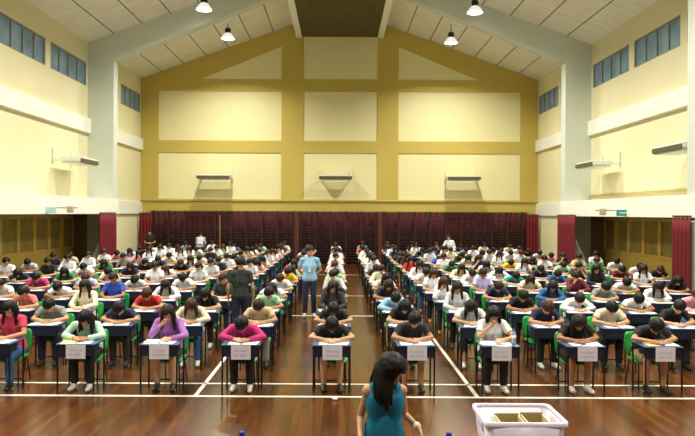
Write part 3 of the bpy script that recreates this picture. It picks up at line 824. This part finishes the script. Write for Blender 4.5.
for (c, k, X, D) in seats:
    x = X + (rng.uniform(-.035, .035) if k else rng.uniform(-.01, .01)); y = D + (rng.uniform(-.06, .06) if k else 0)
    rz = rng.uniform(-.03, .03) if k else 0
    place = '%s, %s' % (rowname(k), colname(c))
    lod = 0 if k < 2 else (1 if k < 5 else 2)
    front_blank = c == 'L5' and k == 0
    place_desk(x, y, rz, ('navy exam desk with hanging paper sign, ' if (k == 0 and not front_blank) else 'navy exam desk on black legs, ') + place)
    place_chair(x + rng.uniform(-.03, .03), y + rng.uniform(-.01, .03), rz + rng.uniform(-.06, .06), 'green plastic school chair, ' + place)
    sp = SP.get((c, k))
    r = rng.random
    if sp: shirt, sleeve, hair, hcol, pose, legs, lcol = sp
    else:
        shirt = rng.choice(POOL); sleeve = 'long' if r() < .2 else 'short'; hair = rng.choice(['short'] * 5 + ['bob', 'long', 'long']); hcol = rng.choice(['black'] * 4 + ['dark brown', 'dark brown', 'brown'])
        pose = rng.choice(['write', 'write', 'write_m', 'tilt', 'tilt', 'low', 'upright', 'upright', 'prop', 'prop_m']); legs = 'long' if r() < .8 else 'short'; lcol = rng.choice(['charcoal', 'navy', 'black', 'denim blue'])
    hw = {'short': 'short-haired', 'bob': 'bob-haired', 'long': 'long-haired'}[hair]
    pw = {'write': 'writing', 'write_m': 'writing', 'tilt': 'writing', 'low': 'bent low', 'upright': 'sitting upright', 'prop': 'leaning', 'prop_m': 'leaning', 'mouth': 'hand raised'}[pose]
    person(x + rng.uniform(-.02, .02), y + HIPY, rz + rng.uniform(-.07, .07) * (1 if k else .5), '%s person in %s top, %s, %s' % (hw, shirt, pw, place), pose, shirt, sleeve, hair, hcol, legs, lcol,
           skin=rng.choice([0, 0, 1, 2]), lod=lod, shoes=k < 3, shoecol=M['wshoe'] if (c, k) in (('R2', 0), ('L4', 0)) or r() < .25 else M['shoe'], seed=rng.choice([0, 1]))
    # papers
    yel = (c, k) in (('R4', 0), ('R6', 4))
    q = link('exam_booklet', YPAPER if yel else PAPER, None, (x + rng.uniform(-.03, .03), y + .16 + rng.uniform(-.015, .015), .7355))
    q.rotation_euler.z = rz + rng.uniform(-.15, .15)
    tag(q, '%s exam booklet on the desk, %s' % ('yellow' if yel else 'white', place), 'paper', 'exam booklets on the desks')
    if k < 4:
        sx = -1 if r() < .5 else 1
        q = link('answer_sheet', SHEET, None, (x + sx * .15, y + .2 + rng.uniform(-.02, .02), .743)); q.rotation_euler.z = rng.uniform(-.35, .35)
        if (c, k) == ('L4', 0): q.data = to_mesh(bx(-.105, .105, -.148, .148, 0, .0015), 'answer_sheet', M['ypaper'])
        tag(q, '%s answer sheet beside the booklet, %s' % ('cream' if (c, k) == ('L4', 0) else 'white', place), 'paper', 'loose answer sheets')
    if k < 2:
        t = tag(empty('pen', (x - .02 + .06 * rng.uniform(-1, 1), y + .06, .748), rng.uniform(0, 3)), 'blue pen lying on the paper, ' + place, 'pen', 'pens on the front desks')
        bm = bmesh.new(); cone(bm, (-.06, 0, 0), .005, (.05, 0, 0), .005, 8); ba = obj('barrel', bm, M['blue'], t, True)
        bm = bmesh.new(); cone(bm, (.05, 0, 0), .0055, (.075, 0, 0), .002, 8); obj('pen_tip', bm, M['black'], t, True)
    # sign hung on the front-row desks
    if k == 0 and not front_blank:
        t = tag(empty('paper_sign', (x + .01, y - .008, .735)), 'pale lilac paper sign hung on the desk front, ' + colname(c), 'sign', 'paper signs on the front row')
        bm = bmesh.new(); box(bm, -.142, .142, -.002, .002, -.21, -.005); sh = obj('sheet', bm, M['lilac'], t)
        rr = random.Random(c)
        for nm, m, z0 in (('heading_line', M['inkr'], -.085), ('name_line', M['ink'], -.15)):
            bm = bmesh.new(); u = -.1 + rr.uniform(0, .03)
            e = .1 - rr.uniform(0, .02)
            while u < e:                                # blurred capital letters: stems and bars, unreadable in the photo
                w = .013; st = rr.choice([0, 1, 2, 3])
                box(bm, u, u + .004, -.0035, -.002, z0 - .014, z0 + .014)
                if st in (0, 1): box(bm, u + .004, u + w, -.0035, -.002, z0 + .010, z0 + .014)
                if st in (0, 2): box(bm, u + .004, u + w, -.0035, -.002, z0 - .002, z0 + .002)
                if st in (1, 2, 3): box(bm, u + .004, u + w, -.0035, -.002, z0 - .014, z0 - .010)
                u += .02 if rr.random() > .18 else .034
            obj(nm, bm, m, sh)

# ------------------------------------------------------------------ small things
def bottle(x, y, z, lab):
    t = tag(empty('water_bottle', (x, y, z)), lab, 'bottle')
    bm = bmesh.new(); lathe(bm, [(.028, 0), (.032, .01), (.032, .06), (.029, .08), (.032, .1), (.032, .145), (.026, .17), (.013, .19), (.0125, .2)], 16); bb = obj('bottle_body', bm, M['water'], t, True)
    bm = bmesh.new(); lathe(bm, [(.015, .199), (.015, .218), (.013, .221)], 14); obj('cap', bm, M['blue'], t, True)
    bm = bmesh.new(); lathe(bm, [(.0325, .07), (.0328, .13)], 16); obj('bottle_label', bm, M['lanyard'], bb, True)
bottle(COLX['R2'] + .23, 9.4 + .16, .736, 'clear water bottle on the desk of the person with raised hand')
bottle(PX(243, 3.5), 3.5, 1.25, 'water bottle with blue cap on the stage edge, left of the woman in teal')
bottle(PX(450, 3.5), 3.5, 1.25, 'water bottle with blue cap on the stage edge beside the plastic crate')
bm = bmesh.new(); bmesh.ops.create_icosphere(bm, subdivisions=3, radius=.045)
for v in bm.verts: v.co *= 1 + .5 * noise.noise(v.co * 40); v.co.z *= .55
t = obj('crumpled_paper', bm, M['paper'], None, False, (PX(336, 9.2), 9.22, .025)); tag(t, 'small crumpled white paper on the floor before the front row', 'paper')

# crate with folders on the stage edge
CY0, CY1, CXa, CXb, CZ = 3.40, 3.76, PX(472, 3.76), PX(549, 3.76), 1.555
t = tag(empty('storage_crate', ((CXa + CXb) / 2, (CY0 + CY1) / 2, 1.252)), 'milky white plastic storage crate with folders on the stage edge', 'crate')
hx, hy, h = (CXb - CXa) / 2 - .012, (CY1 - CY0) / 2 - .012, CZ - 1.252
def ringpts(hx, hy, r=.035, n=5):
    o = []
    for (sx, sy, a0) in ((1, 1, 0), (-1, 1, 90), (-1, -1, 180), (1, -1, 270)):
        for i in range(n):
            a = R(a0 + 90 * i / (n - 1)); o.append((sx * (hx - r) + r * math.cos(a), sy * (hy - r) + r * math.sin(a)))
    return o
def loft(bm, rings):
    vs = [[bm.verts.new((x, y, z)) for x, y in pts] for pts, z in rings]
    n = len(vs[0])
    for a, b in zip(vs, vs[1:]):
        for i in range(n): bm.faces.new((a[i], a[(i + 1) % n], b[(i + 1) % n], b[i]))
    return vs
bm = bmesh.new()
vs = loft(bm, [(ringpts(hx - .03, hy - .03), 0), (ringpts(hx, hy), h - .01), (ringpts(hx - .004, hy - .004), h - .01), (ringpts(hx - .034, hy - .034), .005)])
bm.faces.new(vs[0][::-1]); bm.faces.new(vs[-1]); cb = obj('crate_body', bm, M['box'], t, True)
bm = bmesh.new(); loft(bm, [(ringpts(hx + .012, hy + .012), h - .022), (ringpts(hx + .012, hy + .012), h), (ringpts(hx - .005, hy - .005), h), (ringpts(hx - .005, hy - .005), h - .022), (ringpts(hx + .012, hy + .012), h - .022)])
obj('rim', bm, M['box'], t, True)
for s in (-1, 1): obj('handle', bx(s * (hx - .004) - .012, s * (hx - .004) + .012, -.07, .07, h - .075, h - .03, bev=.008), M['box'], cb)
cx, cy = (CXa + CXb) / 2, (CY0 + CY1) / 2
def folder(x0, x1, zt, lab, nm='file_box'):
    r_ = tag(empty(nm, (cx + (x0 + x1) / 2, cy + .0, 1.258)), lab, 'folder'); w = (x1 - x0) / 2
    obj('back_board', bx(-w, w, .1, .108, 0, zt), M['file'], r_); obj('front_board', bx(-w, w, -.12, -.112, 0, zt - .05), M['file'], r_)
    obj('side_board', bx(-w, -w + .006, -.112, .1, 0, zt - .01), M['file2'], r_); obj('side_board', bx(w - .006, w, -.112, .1, 0, zt - .01), M['file2'], r_)
    obj('paper_stack', bx(-w + .012, w - .012, -.1, .09, 0, zt - .12), M['file'], r_)
folder(-.105, .03, .262, 'brown card file box in the milky crate, the one in the middle')
folder(.04, .166, .268, 'brown card file box in the milky crate, at its right end')
bm = bmesh.new(); bmesh.ops.create_icosphere(bm, subdivisions=3, radius=.029)
for v in bm.verts: v.co *= 1 + .6 * noise.noise(v.co * 30); v.co.z *= 3.2
o = obj('plastic_bag', bm, M['lanyard'], None, False, (cx - .143, cy - .02, 1.455)); tag(o, 'crumpled white plastic bag in the left end of the crate', 'bag')

# ------------------------------------------------------------------ standing people
def standing(**k):
    j = dict(pelvis=(0, 0, .95), chest=(0, -.01, 1.25), neck=(0, 0, 1.45), head=(0, -.03, 1.605), pitch=8,
             shL=(-.18, 0, 1.40), shR=(.18, 0, 1.40), elL=(-.25, .04, 1.12), elR=(.25, .04, 1.12), wrL=(-.24, -.04, .88), wrR=(.24, -.04, .88),
             handL=((0, -.1, -1), (1, 0, 0), (0, -1, 0), .3), handR=((0, -.1, -1), (-1, 0, 0), (0, -1, 0), .3),
             hipL=(-.09, 0, .92), hipR=(.09, 0, .92), knL=(-.10, -.03, .50), knR=(.10, -.01, .50), anL=(-.11, .02, .085), anR=(.11, .05, .085), toeL=(-.13, -.14, .035), toeR=(.13, -.11, .035))
    j.update(k); return j
G = 'invigilators on their feet'
j = standing(elL=(-.27, .09, 1.14), elR=(.27, .09, 1.14), wrL=(-.12, .18, .98), wrR=(.12, .18, .98), handL=((.9, .1, -.3), (0, -.9, 0), (0, 0, 1), .4), handR=((-.9, .1, -.3), (0, -.9, 0), (0, 0, 1), .4), pitch=14, yaw=4)
t = person(-.74, 16.5, .05, 'man in light blue polo with lanyard walking down the aisle, facing front', 'walker', 'light blue', 'short', 'short', 'black', 'long', 'navy', 0, 0, True, M['wshoe'], G, j)
bm = bmesh.new()
for s in (-1, 1): cone(bm, (s * .07, -.06, 1.45), .006, (s * .01, -.135, 1.2), .006, 6)
ly = obj('lanyard', bm, M['lanyard'], t)
obj('name_badge', bx(-.03, .03, -.145, -.138, 1.12, 1.2), M['lanyard'], ly)
t.scale = (1.04,) * 3
j = standing(knL=(-.1, -.12, .5), anL=(-.1, -.05, .09), toeL=(-.11, -.2, .04), anR=(.1, .16, .1), toeR=(.11, .02, .035), wrL=(-.25, -.1, .9))
person(-2.0, 13.25, PI + .15, 'man in dark green shirt seen from behind in the aisle left of centre', 'strider', 'dark green', 'short', 'short', 'black', 'long', 'navy', 0, 1, True, None, G, j)
j = standing(elL=(-.25, .02, 1.13), elR=(.25, .02, 1.13), wrL=(-.05, -.2, 1.08), wrR=(.05, -.2, 1.08), handL=((.9, -.2, 0), (0, .9, 0), (0, 0, 1), .6), handR=((-.9, -.2, 0), (0, .9, 0), (0, 0, 1), .6))
person(PX(150, 32.8), 32.8, .2, 'man in black shirt standing at the back left corner, hands clasped', 'guard', 'black', 'short', 'short', 'black', 'long', 'black', 0, 1, True, None, G, j)
j = standing(chest=(0, -.12, 1.2), neck=(0, -.2, 1.36), head=(0, -.28, 1.48), pitch=35, shL=(-.18, -.19, 1.33), shR=(.18, -.19, 1.33), elL=(-.23, -.25, 1.07), elR=(.23, -.25, 1.07), wrL=(-.15, -.38, .9), wrR=(.15, -.38, .9))
person(PX(200, 32.75), 32.75, PI, 'man in pale blue shirt bending over at the back, seen from behind', 'bender', 'light grey', 'long', 'short', 'black', 'long', 'navy', 0, 1, True, None, G, j)
j = standing(chest=(-.06, -.06, 1.2), neck=(-.1, -.08, 1.37), head=(-.14, -.12, 1.51), pitch=22, roll=-8, shL=(-.27, -.08, 1.32), shR=(.07, -.06, 1.33), elL=(-.36, -.2, 1.08), elR=(.14, 0, 1.07), wrL=(-.38, -.36, .92), wrR=(.1, -.12, .88), limb=.9, girth=.92)
person(5.29, 30.4, -.5, 'woman in white blouse leaning over a desk near the back', 'leaner', 'white', 'long', 'short', 'dark brown', 'long', 'charcoal', 2, 1, True, None, G, j)
# woman in the teal top close to the stage
j = standing(pelvis=(0, .0, .90), chest=(0, -.03, 1.12), neck=(.0, -.05, 1.265), head=(.03, -.10, 1.40), pitch=38, yaw=48, roll=6, shL=(-.135, -.02, 1.225), shR=(.135, -.03, 1.225),
             elL=(-.185, .06, .995), elR=(.185, .06, 1.0), wrL=(-.215, -.13, .90), wrR=(.245, -.16, .965), handL=((-.05, -.6, -.8), (1, 0, 0), (0, -1, .3), .4), handR=((.15, -.6, -.7), (-1, 0, 0), (0, -1, .3), .4),
             hipL=(-.085, 0, .86), hipR=(.085, 0, .86), knL=(-.09, -.02, .47), knR=(.09, -.02, .47), limb=.8, girth=.78, hairlen=.24, veil=1)
WX = PX(385, 5.25)
t = person(WX, 5.25, .12, 'woman in teal sleeveless top with long black hair near the stage', 'teacher', 'denim blue', 'tank', 'long', 'black', 'long', 'navy', 2, 0, True, None, 'woman at the front', j)
for o in t.children:
    if o.name.startswith('tank_top'): setmat(o, mat('teal_blue_cloth', '#0f7fa8', .75, var=.12, scale=14, bump=.2))
bm = bmesh.new(); a, b = V(j['elR']), V(j['wrR']); d = (b - a).normalized()
cone(bm, b - d * .035, .03, b - d * .005, .029, 16, (False, False)); obj('bracelet', bm, M['lanyard'], t, True)

# ------------------------------------------------------------------ world and view
w = bpy.data.worlds.new('world'); sc.world = w; w.use_nodes = True
w.node_tree.nodes['Background'].inputs[0].default_value = (.55, .65, .8, 1); w.node_tree.nodes['Background'].inputs[1].default_value = .3
vs_ = sc.view_settings; sc.display_settings.display_device = 'sRGB'
vs_.view_transform = 'Standard'; vs_.look = 'None'; vs_.gamma = 1; vs_.use_curve_mapping = False; vs_.exposure = 0.38
